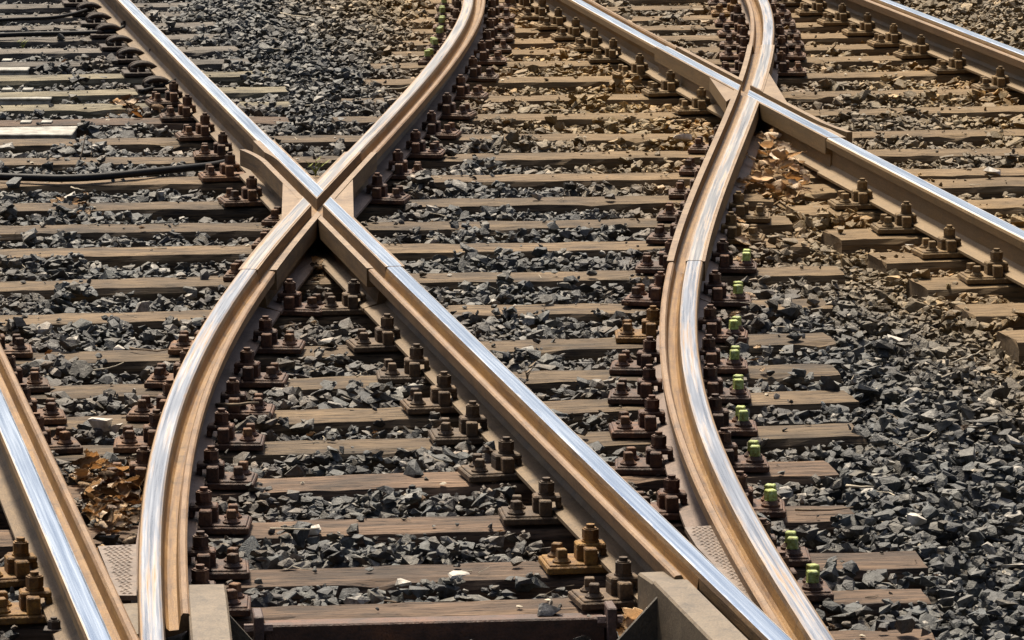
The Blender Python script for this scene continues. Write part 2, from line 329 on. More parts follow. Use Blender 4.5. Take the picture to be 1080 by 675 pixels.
# ------------------------------------------------------------------ sleepers: (x, y) photo pixels of the top centre line at both ends
SL = []   # (p0, p1, width, material, label)
long_rows = [  # y at x=100, y at x=600, right end x, material right
    (690, 678, 985, 'wood_red'), (648, 635, 975, 'wood_red'), (609.5, 597, 970, 'wood_red'), (562, 546, 898, 'wood_red'), (515, 499, 876, 'wood_red'),
    (475, 460, 905, 'wood'), (443, 426, 898, 'wood'), (409, 394.5, 880, 'wood'), (373, 361, 875, 'wood'), (333, 323, 874, 'wood'),
    (297.5, 288, 885, 'wood'), (264, 257, 850, 'wood'), (239.5, 233.5, 832, 'wood'), (216, 209.5, 812, 'wood')]
for i, (ya, yb, xr, mt) in enumerate(long_rows):
    sl = (yb - ya) / 500.0; xl = -60 if i else 868
    SL.append([un(xl, ya + (xl - 100) * sl), un(xr, ya + (xr - 100) * sl), 0.215 if i != 1 else .165, mt, None])
far_rows = [(190, 185), (168, 163), (147, 143)]
for i, (ya, yb) in enumerate(far_rows):                 # reach from the left edge right across to the right-hand track
    sl = (yb - ya) / 460.0
    SL.append([un(-60, ya - 160 * sl), un(1140, ya + 1040 * sl), 0.215, 'wood', None])
mid_top = [(122, 352), (102.5, 362), (83, 385), (66, 392), (53.5, 415), (41.5, 425), (30, 436), (19.5, 415), (9, 450), (-2, 455), (-13, 455), (-23, 455)]
for i, (y6, xl) in enumerate(mid_top):
    xr = 1150 if i < 3 else (1005, 965, 940, 930, 925, 915, 910, 905, 905)[i - 3]
    SL.append([un(xl, y6 + (600 - xl) * 0.012), un(xr, y6 - (xr - 600) * 0.018), 0.215, 'wood', None])
left_top = [(128, 305), (112, 305), (97, 302), (80, 283), (65.5, 262), (52, 250), (39, 238), (27, 228), (15.5, 216), (5, 205), (-6, 195), (-16, 190)]
for i, (ya, xr) in enumerate(left_top):
    SL.append([un(-60, ya + 2), un(xr, ya - (xr - 100) * 0.02), 0.215, 'wood_old' if i in (1, 2, 3) else ('wood_red' if i == 0 else 'wood_grey'), None])
right_low = [(835, 197), (838, 219), (877, 245), (925, 270), (968, 297.5), (1017, 325), (1063, 353)]
for xl, y in right_low:
    SL.append([un(xl, y + 0.6), un(1190, y - (1190 - xl) * 0.03), 0.26, 'wood', None])

def sleeper_mesh(length, w, h, mat, seed):
    r = random.Random(seed); bm = bmesh.new(); nx = max(6, int(length / 0.07)); prof = [(-.5, 0), (-.5, .82), (-.46, .97), (-.3, 1), (-.12, 1), (.05, 1), (.22, 1), (.4, 1), (.47, .96), (.5, .8), (.5, 0)]
    ph = [r.uniform(0, 6) for _ in range(6)]; crack = [r.uniform(-.35, .4) for _ in range(3)]
    rings = []
    for i in range(nx + 1):
        x = -length / 2 + length * i / nx
        if 0 < i < nx: x += r.uniform(-.02, .02)
        ring = []
        for j, (a, b) in enumerate(prof):
            y = a * w + 0.004 * math.sin(x * 3 + ph[0]) + (r.uniform(-.004, .003) if j in (1, 2, 8, 9) else 0)
            z = -h + b * h + 0.0025 * math.sin(x * 2.1 + ph[1]) + (r.uniform(-.004, .0005) if b > .9 else 0)
            if r.random() < .05 and j in (2, 8): z -= r.uniform(.004, .012)
            ring.append(bm.verts.new((x + (r.uniform(-.006, .006) if i in (0, nx) else 0), y, z)))
        rings.append(ring)
    for a, b in zip(rings, rings[1:]):
        for j in range(len(prof)): bm.faces.new((a[j], b[j], b[(j + 1) % len(prof)], a[(j + 1) % len(prof)]))
    bm.faces.new(rings[0]); bm.faces.new(rings[-1][::-1])
    return bm_mesh(bm, 'sleeper', mat)
sleepers = []
for i, (p, q, w, mt, _) in enumerate(SL):
    c = (p + q) / 2; d = q - p; ln = math.hypot(d[0], d[1])
    o = link('sleeper', sleeper_mesh(ln, w, 0.15, M[mt], i), None, (c[0], c[1], -0.003), math.atan2(d[1], d[0]))
    sleepers.append((o, p, q, w))
nl = len(long_rows)
for i in range(nl): SL[i][4] = f'long weathered timber sleeper under both crossing tracks, {ORD[i]} counted upward from the bottom edge' if i else 'timber sleeper cut by the bottom edge, only its right end showing'
for i in range(3): SL[nl + i][4] = ('full-width timber sleeper just above the left crossing point, ' + ['nearest to it', 'second from it', 'third from it'][i])
for i in range(len(mid_top)): SL[nl + 3 + i][4] = f'timber sleeper between the two upper curved rails, {ORD[i]} up from the left crossing point'
o0 = nl + 3 + len(mid_top)
for i in range(len(left_top)): SL[o0 + i][4] = ('timber sleeper of the upper left track, ' if i > 3 else 'timber sleeper beside the white boxes of the upper left track, ') + f'{ORD[i]} up from the cable'
o1 = o0 + len(left_top)
for i in range(len(right_low)): SL[o1 + i][4] = f'short ochre-tinted timber sleeper end left of the right straight rail, {ORD[i]} below the crossing'
for (o, *_), s in zip(sleepers, SL): tag(o, s[4], 'sleeper', 'timber railway sleepers')

# ------------------------------------------------------------------ rails
B0 = 0.020                                                # rail seat: top of the base plates
# grooved rail: head, groove, guarding lip, web, foot (u > 0 towards the lip)
GP = [(-.050, B0), (.105, B0), (.105, B0+.010), (.034, B0+.026), (.026, B0+.040), (.026, B0+.085), (.070, B0+.098), (.086, B0+.106), (.089, B0+.140), (.084, RT-.006), (.072, RT-.005),
      (.067, RT-.012), (.062, RT-.044), (.040, RT-.046), (.033, RT-.040), (.029, RT-.014), (.025, RT-.003), (.019, RT), (-.020, RT), (-.027, RT-.003), (-.031, RT-.012), (-.031, RT-.038), (-.012, RT-.050), (.004, B0+.075), (.004, B0+.040), (-.006, B0+.026), (-.050, B0+.010)]
#     material per profile edge: 0 side, 1 polished, 2 foot, 3 groove, 4 lip
GM = [2, 2, 2, 0, 0, 0, 0, 4, 4, 4, 4, 3, 3, 3, 3, 0, 1, 1, 1, 0, 0, 0, 0, 0, 2, 2, 2]
PP = [(-.070, B0), (.070, B0), (.070, B0+.010), (.020, B0+.024), (.009, B0+.038), (.008, B0+.100), (.033, RT-.040), (.035, RT-.012), (.031, RT-.003), (.024, RT), (-.024, RT), (-.031, RT-.003), (-.035, RT-.012), (-.033, RT-.040), (-.008, B0+.100), (-.009, B0+.038), (-.020, B0+.024), (-.070, B0+.010)]
PM = [2, 2, 2, 0, 0, 0, 0, 0, 1, 1, 1, 0, 0, 0, 0, 2, 2, 2]
HP = [(-.050, B0), (.075, B0), (.075, B0+.010), (.034, B0+.026), (.026, B0+.040), (.022, B0+.085), (.029, RT-.040), (.029, RT-.014), (.025, RT-.003), (.019, RT), (-.020, RT), (-.027, RT-.003), (-.031, RT-.012), (-.031, RT-.038), (-.012, RT-.050), (.004, B0+.075), (.004, B0+.040), (-.006, B0+.026), (-.050, B0+.010)]
HM = [2, 2, 2, 0, 0, 0, 0, 0, 1, 1, 1, 0, 0, 0, 0, 0, 2, 2, 2]
def shift(prof, dz): return [(u, z + (dz if z < B0 + .03 else 0)) for u, z in prof]
def rail_thing(name, label, rail, segs, foot, run, dz=0.0, width=1.0):
    """segs: list of (kind, y0, y1); one root, one part per rolled length"""
    y = (segs[0][1] + segs[-1][2]) / 2; root = empty(name, (rail.x(y), y, 0))
    for kind, a, b in segs:
        bm = bmesh.new(); pr, pm = {'groove': (GP, GM), 'plain': (PP, PM), 'half': (HP, HM)}[kind]
        sweep(bm, shift(pr, dz), rail, a, b, 0.08, pm)
        me = bm_mesh(bm, 'rail_length', [M['rail_side'], M[run], M[foot], M['groove'], M['lip']])
        me.transform(Matrix.Translation((-rail.x(y), -y, 0)))
        link({'groove': 'grooved_length', 'plain': 'plain_length', 'half': 'switch_length'}[kind], me, root)
    return tag(root, label, 'rail', 'steel rails')
YB, YT = 8.6, 30.0
a_hi, a_lo = Yat(148), Yat(281); b_hi, b_lo = Yat(160), Yat(284)
c_hi, c_lo = Yat(49), Yat(145); d_hi, d_lo = Yat(47), Yat(275)
G = 0.0015
rail_thing('rail', 'shiny straight rail running to the top left corner above the left crossing', RA, [('plain', a_hi + G, YT)], 'rail_foot', 'polish')
rail_thing('rail', 'long shiny diagonal rail from the left crossing down to the bottom right', RA, [('groove', Yat(603), a_lo - G), ('half', YB, Yat(603))], 'rail_foot', 'polish')
rail_thing('rail', 'curved grooved rail sweeping from the left crossing up to the top edge', RB, [('groove', b_hi + G, YT)], 'curve_foot', 'worn_tan', -.003)
rail_thing('rail', 'curved grooved rail bending from the left crossing down to the bottom left', RB, [('groove', Yat(645), b_lo - G), ('half', YB, Yat(645))], 'curve_foot', 'worn', -.003)
rail_thing('rail', 'straight grooved rail at the top centre above the right crossing', RC, [('groove', c_hi + G, YT)], 'rail_foot', 'polish')
rail_thing('rail', 'straight plain rail from the right crossing down to the right edge', RC, [('plain', 13.0, c_lo - G)], 'rail_foot', 'polish')
rail_thing('rail', 'short curved grooved rail at the top edge above the right crossing', RD, [('groove', d_hi + G, YT)], 'curve_foot', 'worn', -.003)
rail_thing('rail', 'curved grooved rail from the right crossing down past the green bolts', RD, [('groove', YB, d_lo - G)], 'curve_foot', 'worn', -.003)
rail_thing('rail', 'blue-white grooved rail at the bottom left corner', RE, [('groove', YB, 19.0)], 'rail_foot', 'polish')
rail_thing('rail', 'straight grooved rail crossing the top right corner', RF, [('groove', 19.0, YT)], 'rail_foot', 'polish')

# ------------------------------------------------------------------ crossings: both grooved rails in one cast block, each groove cut through the other
def temp_obj(bm, name='tmp'):
    me = bm_mesh(bm, name, []); o = bpy.data.objects.new(name, me); COL.objects.link(o); return o
def boolean(base, ops):
    for o, op in ops:
        md = base.modifiers.new('b', 'BOOLEAN'); md.operation = op; md.object = o; md.solver = 'MANIFOLD'
    bpy.context.view_layer.update(); dg = bpy.context.evaluated_depsgraph_get()
    me = bpy.data.meshes.new_from_object(base.evaluated_get(dg))
    for o in [base] + [o for o, _ in ops]: bpy.data.objects.remove(o, do_unlink=True)
    return me
ZF = RT - 0.046
def rect(u0, u1, z0, z1): return [(u0, z0), (u1, z0), (u1, z1), (u0, z1)]
def crossing(name, label, r1, r2, s1, s2, lip1, lip2, fillers, flare1, run1, run2):
    """r1 straight rail, r2 curved; s = depth span of the casting, lip = depth span of its guarding lip"""
    def mk(fn): bm = bmesh.new(); fn(bm); return temp_obj(bm)
    base = mk(lambda b: sweep(b, rect(-.036, .050, ZF - .022, RT), r1, *s1))
    ops = [(mk(lambda b: sweep(b, rect(.049, .094, ZF - .0225, RT - .003), r1, *lip1, du=flare1)), 'UNION'),
           (mk(lambda b: sweep(b, rect(-.036, .094, ZF - .0235, RT - .001), r2, *s2)), 'UNION')]
    for poly in fillers: ops.append((mk(lambda b: prism(b, poly, ZF - .020, RT - .004)), 'UNION'))
    ops.append((mk(lambda b: sweep(b, rect(.030, .071, ZF, RT + .1), r1, s1[0] - .5, s1[1] + .5, du=flare1)), 'DIFFERENCE'))
    ops.append((mk(lambda b: sweep(b, rect(.030, .071, ZF + .001, RT + .12), r2, s2[0] - .5, s2[1] + .5)), 'DIFFERENCE'))
    me = boolean(base, ops); me.materials.clear()
    for k in ('casting', 'groove', 'rail_side'): me.materials.append(M[k])
    for p in me.polygons:
        p.material_index = 1 if (p.normal.z > .7 and p.center.z < RT - .02) else (0 if p.normal.z > .7 else 2); p.use_smooth = False
    Yc = (s1[0] + s1[1]) / 2; O = Matrix.Translation((-r1.x(Yc), -Yc, 0)); root = empty(name, (r1.x(Yc), Yc, 0))
    me.transform(O); link('cast_block', me, root)
    bv = root.children[0].modifiers.new('edge', 'BEVEL'); bv.width = .0022; bv.segments = 2; bv.limit_method = 'ANGLE'; bv.angle_limit = rad(50)
    for ra, rb, sp, mt, h in ((r1, r2, s1, run1, .0012), (r2, r1, s2, run2, .0008)):       # bright running bands, broken by the other rail's groove
        bs = mk(lambda b: sweep(b, rect(-.026, .024, RT - .0015, RT + h), ra, sp[0] + .004, sp[1] - .004))
        me = boolean(bs, [(mk(lambda b: sweep(b, rect(.026, .075, RT - .1, RT + .12), rb, sp[0] - .5, sp[1] + .5)), 'DIFFERENCE')])
        me.materials.clear(); me.materials.append(M[mt]); me.transform(O); link('running_band', me, root)
    for r_, sp, ft, dz in ((r1, s1, 'rail_foot', 0.0), (r2, s2, 'curve_foot', -.003)):
        bm = bmesh.new(); lo = [(-.055, B0), (.108, B0), (.108, B0+.010), (.060, B0+.026), (.050, ZF-.019), (-.012, ZF-.019), (-.016, B0+.026), (-.055, B0+.010)]
        sweep(bm, shift(lo, dz), r_, *sp, mats=[2, 2, 2, 0, 0, 0, 2, 2])
        me = bm_mesh(bm, 'foot', [M['rail_side'], M['rail_side'], M[ft]]); me.transform(O); link('foot', me, root)
    return tag(root, label, 'rail crossing', 'cast rail crossings')
def P(px, py): p = un(px, py, RT); return (p[0], p[1])
fl1 = lambda Y: max(0.0, (Y - Yat(170)) / (Yat(156) - Yat(170))) ** 2 * .040 if Y < Yat(154) else ((Yat(154) - Yat(170)) / (Yat(156) - Yat(170))) ** 2 * .040
crossing('rail_crossing', 'cast crossing block where the straight and curved rails meet at left', RA, RB, (a_lo, a_hi), (b_lo, b_hi), (a_lo, Yat(156)), None,
         [[P(299, 170), P(297, 229), P(318, 222), P(322, 192)], [P(372, 184), P(373, 230), P(352, 222), P(350, 200)]], fl1, 'polish', 'worn_tan')
fl2 = lambda Y: max(0.0, (Yat(126) - Y) / (Yat(126) - Yat(139))) ** 2 * .030 if Y > Yat(140.5) else ((Yat(126) - Yat(140.5)) / (Yat(126) - Yat(139))) ** 2 * .030
crossing('rail_crossing', 'cast crossing block with long check lip where rails meet at upper right', RC, RD, (c_lo, c_hi), (d_lo, d_hi), (Yat(139), c_hi), None,
         [[P(745, 76), P(766, 106), P(775, 100), P(772, 86)], [P(811, 76), P(832, 110), P(815, 106), P(800, 92)]], fl2, 'polish', 'worn_tan')

# ------------------------------------------------------------------ rail fastenings
def hexnut(bm, cx, cy, r, z0, z1, a): 
    prism(bm, ngon(cx, cy, r, 6, a), z0, z1); prism(bm, ngon(cx, cy, r * .82, 6, a), z1, z1 + .003)
def part_meshes(mat, screw_mat):
    D = {}
    bm = bmesh.new(); box(bm, -.060, .135, -.075, .075, 0, .019, .003); box(bm, .036, .128, -.066, .066, .0185, .024, .002); D['base_plate'] = bm_mesh(bm, 'base_plate', mat)
    bm = bmesh.new(); box(bm, .003, .036, -.017, .017, .018, .062, .003); D['rib'] = bm_mesh(bm, 'rib', mat)
    bm = bmesh.new(); box(bm, -.026, .050, -.027, .027, .050, .066, .004); box(bm, .030, .050, -.026, .026, .020, .052, .002); box(bm, -.027, -.012, -.026, .026, .032, .052, .003); D['clamp'] = bm_mesh(bm, 'clamp', mat)
    bm = bmesh.new(); prism(bm, ngon(.012, 0, .023, 14), .066, .071); prism(bm, ngon(.012, 0, .0205, 14), .0715, .076); D['spring_washer'] = bm_mesh(bm, 'spring_washer', mat)
    bm = bmesh.new(); hexnut(bm, 0, 0, .022, 0, .024, 0); prism(bm, ngon(0, 0, .011, 10), .026, .036); D['nut'] = bm_mesh(bm, 'nut', mat)
    bm = bmesh.new(); prism(bm, ngon(0, 0, .024, 14), 0, .006); nfl = len(bm.faces); a = ngon(0, 0, .022, 14); b = ngon(0, 0, .015, 14)
    va = [bm.verts.new((*p, .006)) for p in a]; vb = [bm.verts.new((*p, .014)) for p in b]
    for i in range(14): bm.faces.new((va[i], va[(i + 1) % 14], vb[(i + 1) % 14], vb[i]))
    bm.faces.new(vb); box(bm, -.013, .013, -.013, .013, .0135, .036, .002, .001)
    for f in bm.faces: f.material_index = 0 if f.calc_center_median().z < .0105 else 1
    D['screw'] = bm_mesh(bm, 'screw', [mat, screw_mat])
    return D
SETS = {k: part_meshes(M[a], M[b]) for k, a, b in (('brown', 'fast_brown', 'fast_brown'), ('dark', 'fast_dark', 'fast_brown'), ('tan', 'fast_tan', 'fast_tan'), ('ochre', 'fast_ochre', 'fast_ochre'), ('orange', 'fast_orange', 'fast_orange'), ('green', 'fast_dark', 'green_paint'))}
LOOK = {'brown': 'rusty brown', 'dark': 'dark rust-brown', 'tan': 'tan rusty', 'ochre': 'ochre-tinted rusty', 'orange': 'orange rusty', 'green': 'dark rusty, green-screwed'}
fasten_spots = []
def fastening(x, y, ang, tone, seed):
    """ang: direction pointing away from the rail"""
    r = random.Random(seed); root = empty('rail_fastening', (x, y, r.uniform(-.001, .002)), ang + r.gauss(0, .05)); D = SETS[tone]
    link('base_plate', D['base_plate'], root)
    link('rib', D['rib'], root, (0, -.046, 0)); link('rib', D['rib'], root, (0, .046, 0))
    dz = r.uniform(-.002, .003); link('clamp', D['clamp'], root, (r.uniform(-.002, .002), 0, dz), r.uniform(-.06, .06)); link('spring_washer', D['spring_washer'], root, (0, 0, dz))
    link('nut', D['nut'], root, (.012, 0, .076 + dz), r.uniform(0, 1.05))
    for s in (-1, 1): link('screw', D['screw'], root, (.092 + r.uniform(-.006, .006), s * .036, .0235), r.uniform(-.5, .5)).scale = (1.08, 1.08, 1.3) if tone == 'green' else (1, 1, 1)
    fasten_spots.append((x + .04 * math.cos(ang), y + .04 * math.sin(ang)))
    return root
ALL = {'A': RA, 'B': RB, 'C': RC, 'D': RD, 'E': RE, 'F': RF}
def sleeper_hit(rail, u, p, q):
    f = lambda t: (p[0] + (q[0] - p[0]) * t) - rail.pt(p[1] + (q[1] - p[1]) * t, u)[0]
    if f(0) * f(1) > 0: return None
    a, b = 0.0, 1.0
    for _ in range(30):
        m = (a + b) / 2
        if f(a) * f(m) <= 0: b = m
        else: a = m
    Y = p[1] + (q[1] - p[1]) * a; return rail.pt(Y, u), Y
rows = [  # rail, foot edge u, (photo y range on the ground), tone, side phrase
    ('A', .108, (300, 660), 'tan', 'left of the long diagonal rail'),
    ('A', .073, (98, 168), 'brown', 'left of the upper left straight rail'),
    ('A', .122, (168, 205), 'brown', 'upper left of the left crossing'),
    ('B', -.102, (205, 240), 'brown', 'left of the left crossing'),
    ('B', -.060, (241, 300), 'brown', 'lower left of the left crossing'),
    ('B', -.054, (330, 520), 'brown', 'left of the lower left curved rail'),
    ('B', .108, (300, 640), 'dark', 'right of the lower left curved rail'),
    ('B', .108, (-10, 222), 'dark', 'right of the upper centre curved rail'),
    ('B', -.054, (-10, 72), 'green', 'left of the upper centre curved rail'),
    ('C', -.054, (-10, 110), 'ochre', 'left of the top centre straight rail'),
    ('C', -.073, (184, 360), 'ochre', 'left of the right straight rail'),
    ('D', .108, (128, 560), 'dark', 'left of the right curved rail'),
    ('D', .108, (-10, 72), 'brown', 'left of the top right curved rail'),
    ('D', -.054, (262, 690), 'green', 'right of the right curved rail'),
    ('D', -.054, (-10, 84), 'brown', 'right of the top right curved rail'),
    ('D', -.054, (196, 258), 'ochre', 'right of the right curve below the leaf heap'),
    ('E', .108, (330, 480), 'brown', 'right of the bottom left corner rail'),
    ('E', -.054, (570, 648), 'orange', 'left of the bottom left corner rail'),
    ('F', .108, (-10, 130), 'ochre', 'left of the top right corner rail'),
]
seed = 100
for rk, u, (ya, yb), tone, phrase in rows:
    rail = ALL[rk]; hits = []
    for (o, p, q, w) in sleepers:
        h = sleeper_hit(rail, u, p, q)
        if not h: continue
        pt, Y = h; px, py = pj((pt[0], pt[1], .05))
        if not (ya <= py <= yb) or not (-12 < px < 1092) or not (-12 < py < 690): continue
        if 'left crossing' not in phrase and any(k != rk and abs(r2.x(pt[1]) - pt[0]) < .135 for k, r2 in ALL.items()): continue
        hits.append((pt[1], pt, Y))
    hits.sort()
    keep = []
    for h in hits:
        if not keep or h[0] - keep[-1][0] > .2: keep.append(h)
    for i, (_, pt, Y) in enumerate(keep):
        d = rail.dx(Y); sgn = rail.lip * (1 if u > 0 else -1)
        ang = math.atan2(-d * sgn, sgn); seed += 1
        t = tone
        if rk == 'D' and u > 0 and i % 9 == 5: t = 'orange'
        if rk == 'A' and tone == 'tan' and i == 1: t = 'orange'
        f = fastening(pt[0], pt[1], ang, t, seed)
        tag(f, f'{LOOK[t]} fastening {phrase}, {ORD[i]} from the bottom', 'rail fastening', 'bolted rail fastenings')

# spring clips on the upper left rail
def clip_mesh():
    bm = bmesh.new()
    for s in (-1, 1):
        pts = [(-.03, s * .012, .03)] + [(.035 - .055 * math.cos(a), s * (.018 + .016 * a / 3.14), .030 + .026 * math.sin(a)) for a in np.linspace(.5, 3.1, 9)] + [(.07, s * .05, .022)]
        tube(bm, pts, .014, 6)
    return bm_mesh(bm, 'spring_clip', M['clip_rust'], True)
def shoulder_mesh():
    bm = bmesh.new(); box(bm, -.06, .13, -.08, .08, 0, .019, .003); box(bm, .02, .055, -.03, .03, .018, .05, .006, .004); return bm_mesh(bm, 'base_plate', M['clip_rust'])
CLM, SHM = clip_mesh(), shoulder_mesh(); n = 0
hits = []
for (o, p, q, w) in sleepers:
    h = sleeper_hit(RA, .073, p, q)
    if h and -14 < pj((*h[0], .05))[1] < 96: hits.append((h[0][1], h[0], h[1]))
hits.sort()
for i, (_, pt, Y) in enumerate(hits):
    d = RA.dx(Y); ang = math.atan2(d, -1); root = empty('rail_clip', (pt[0], pt[1], 0), ang)
    link('base_plate', SHM, root); link('spring_clip', CLM, root)
    fasten_spots.append((pt[0] - .04, pt[1]))
    tag(root, f'dark rusty spring clip holding the upper left straight rail, {ORD[i]} from the bottom', 'rail clip', 'spring rail clips')

def foot_bolt(px, py, z, label, k=1.0):
    p = un(px, py, z); root = empty('foot_bolt', (p[0], p[1], z)); M_ = M['clip_rust']
    bm = bmesh.new(); box(bm, -.024 * k, .024 * k, -.024 * k, .024 * k, -.004, .004, .001); link('washer', bm_mesh(bm, 'washer', M_), root)
    bm = bmesh.new(); hexnut(bm, 0, 0, .016 * k, .0045, .022 * k, .3); prism(bm, ngon(0, 0, .008 * k, 8), .02 * k, .03 * k); link('nut', bm_mesh(bm, 'nut', M_), root)
    return tag(root, label, 'bolt', 'bolts on rail feet')
foot_bolt(57, 664, B0 + .014, 'small dark bolt on the foot of the bottom left corner rail')
for (px, py), w_ in zip(((131, 29), (161, 57), (191, 85)), ('upper', 'middle', 'lower')):
    foot_bolt(px, py, B0 + .018, f'small black bolt on the foot of the upper left straight rail, {w_} of three', 1.15)

# ------------------------------------------------------------------ bottom of the picture: guard beams, gussets, tie bar, chequer plates
def beam(label, rail, u0, u1, ptop, gus_y, gl):
    root = empty('guard_beam', (*rail.pt(Yat(ptop), u0), 0)); off = Matrix.Translation((-root.location.x, -root.location.y, 0))
    y1 = Yat(ptop); y0 = YB; yk = Yat(ptop + 16)
    def q(Y, u, z): p = rail.pt(Y, u); return (p[0], p[1], z)
    bm = bmesh.new(); rings = []
    for Y, zt in ((y0, .163), (yk - .5, .163), (yk, .163), (yk + .004, .158), (y1, .146)):
        rings.append([bm.verts.new(q(Y, u, z)) for u, z in ((u0, .002), (u1, .002), (u1, zt - .005), (u1 - .005, zt), (u0 + .005, zt), (u0, zt - .005))])
    for a, b in zip(rings, rings[1:]):
        for i in range(6): bm.faces.new((a[i], a[(i + 1) % 6], b[(i + 1) % 6], b[i]))
    bm.faces.new(rings[0][::-1]); bm.faces.new(rings[-1])
    me = bm_mesh(bm, 'beam', M['beam_steel']); me.transform(off); link('beam', me, root)
    Y = Yat(gus_y); bm = bmesh.new(); t = .012
    tri = [(u1 - .001, .004), (u1 + gl, .004), (u1 + gl, .018), (u1 - .001, .135)]
    va = [bm.verts.new(q(Y, u, z)) for u, z in tri]; vb = [bm.verts.new(q(Y + t, u, z)) for u, z in tri]
    bm.faces.new(va); bm.faces.new(vb[::-1])
    for i in range(4): bm.faces.new((va[i], va[(i + 1) % 4], vb[(i + 1) % 4], vb[i]))
    me = bm_mesh(bm, 'gusset', M['gusset']); me.transform(off); link('gusset', me, root)
    return tag(root, label, 'guard beam', 'steel guard beams', 'thing')
beam('beige steel guard beam beside the lower left curved rail at the bottom edge', RB, .085, .178, 607, 633, .10)
beam('beige steel guard beam with gusset beside the long diagonal rail at the bottom', RA, .062, .150, 591, 612, .11)

tb0 = un(285, 642.7, 0) - np.array([0, .120, 0]); tb1 = un(632, 634.4, 0) - np.array([0, .120, 0]); c = (tb0 + tb1) / 2; d = tb1 - tb0; L_ = math.hypot(d[0], d[1]); L_ += .02
root = empty('tie_bar', (c[0], c[1], 0), math.atan2(d[1], d[0]))
bm = bmesh.new(); box(bm, -L_/2, L_/2, -.03, .03, -.082, -.006, .004); box(bm, -L_/2, L_/2, -.036, -.029, -.082, -.068, .002); link('bar', bm_mesh(bm, 'bar', M['bar_steel']), root)
for s in (-1, 1):
    bm = bmesh.new(); box(bm, -.012, .012, -.055, .045, -.083, .022, .003); br = link('bracket', bm_mesh(bm, 'bracket', M['pink_steel']), root, (s * (L_/2 + .014), 0, 0))
    for k in (-1, 1):
        bm = bmesh.new(); vv = [(0, .016 * math.cos(a), .016 * math.sin(a)) for a in [i * math.pi / 3 for i in range(6)]]
        va = [bm.verts.new(v) for v in vv]; vb = [bm.verts.new((k * .022, v[1], v[2])) for v in vv]
        for i in range(6): bm.faces.new((va[i], va[(i + 1) % 6], vb[(i + 1) % 6], vb[i]))
        bm.faces.new(va); bm.faces.new(vb[::-1])
        link('bolt', bm_mesh(bm, 'bolt', M['pink_steel']), br, (k * .0125, -.020, -.018))
tag(root, 'dark rusty steel tie bar spanning the bottom between the two guard beams', 'tie bar')

def chequer(label, quad, z, split=None):
    pts = [un(x, y, z) for x, y in quad]; c = sum(pts) / len(pts); root = empty('checker_plate', (c[0], c[1], 0))
    bm = bmesh.new(); prism(bm, [(p[0] - c[0], p[1] - c[1]) for p in pts], z - .012, z); link('plate', bm_mesh(bm, 'plate', M['plate_steel']), root)
    def inside(x, y):
        s = None
        for i in range(len(pts)):
            a, b = pts[i], pts[(i + 1) % len(pts)]; v = (b[0]-a[0])*(y-a[1]) - (b[1]-a[1])*(x-a[0]); L__ = math.hypot(b[0]-a[0], b[1]-a[1])
            if s is None: s = v > 0
            if (v > 0) != s or abs(v) / L__ < .012: return False
        return True
    bm = bmesh.new(); lo = np.min(pts, axis=0); hi = np.max(pts, axis=0); n = 0
    y = lo[1]; row = 0
    while y < hi[1]:
        x = lo[0] + (row % 2) * .007
        while x < hi[0]:
            if inside(x, y):
                a = rad(35 if (row % 2) else -35); ca, sa = math.cos(a), math.sin(a); cx, cy = x - c[0], y - c[1]
                b_ = [bm.verts.new((cx + ca*px_ - sa*py_, cy + sa*px_ + ca*py_, z)) for px_, py_ in ((-.008, 0), (0, -.004), (.008, 0), (0, .004))]
                t = bm.verts.new((cx, cy, z + .0035))
                for i in range(4): bm.faces.new((b_[i], b_[(i+1) % 4], t))
            x += .0145
        y += .019; row += 1
    tag(link('relief', bm_mesh(bm, 'relief', M['plate_steel']), root), kind='stuff')
    return tag(root, label, 'steel plate', 'chequered steel plates')
chequer('chequered steel plate wedged between the diagonal rail and right curved rail', [(722, 556), (753, 554), (804, 642), (796, 640), (735, 577)], .135)
chequer('chequered steel plate between the corner rail and the left curved rail', [(103, 576), (144, 574), (144, 628), (124, 628)], .135)
root = un(138, 650, .12); bm = bmesh.new(); pl = [un(x, y, .12) for x, y in ((126, 637), (145, 636), (147, 668), (141, 670))]
prism(bm, [(p[0], p[1]) for p in pl], .0, .12)
tag(link('cover_plate', bm_mesh(bm, 'cover_plate', M['beam_steel'])), 'small plain pale steel plate below the left chequered plate', 'steel plate')

# ------------------------------------------------------------------ white boxes between sleepers at the left edge, cables
def white_box(label, x1, ytop, ybot, tabs):
    a = un(-40, (ytop + ybot) / 2, -.01); b = un(x1, (ytop + ybot) / 2, -.01); t = un(x1, ytop, -.01); u = un(x1, ybot, -.01); w = (t[1] - u[1]); L__ = b[0] - a[0]
    root = empty('cable_box', ((a[0] + b[0]) / 2, a[1], 0)); h = L__ / 2
    bm = bmesh.new(); box(bm, -h, h, -w/2, w/2, -.085, -.022, .003); link('trough', bm_mesh(bm, 'trough', M['white_box']), root)
    bm = bmesh.new(); box(bm, -h - .002, h + .006, -w/2 - .006, w/2 + .004, -.021, -.010, .003); link('lid', bm_mesh(bm, 'lid', M['white_box']), root)
    for tx in tabs:
        p = un(tx, ytop, 0); bm = bmesh.new(); box(bm, -.024, .024, -.015, .065, -.009, .006, .002); link('tab', bm_mesh(bm, 'tab', M['white_box']), root, (p[0] - root.location.x, w/2, 0))
    return tag(root, label, 'cable box', 'white cable boxes')
white_box('widest white cable box between sleepers at the left edge, nearest the black cable', 78, 132, 141.5, (25, 47))
white_box('middle one of three white cable boxes at the left edge', 55, 97.5, 103.5, (5, 27))
white_box('farthest and narrowest white cable box at the upper left edge', 31, 66.5, 73.5, (5,))

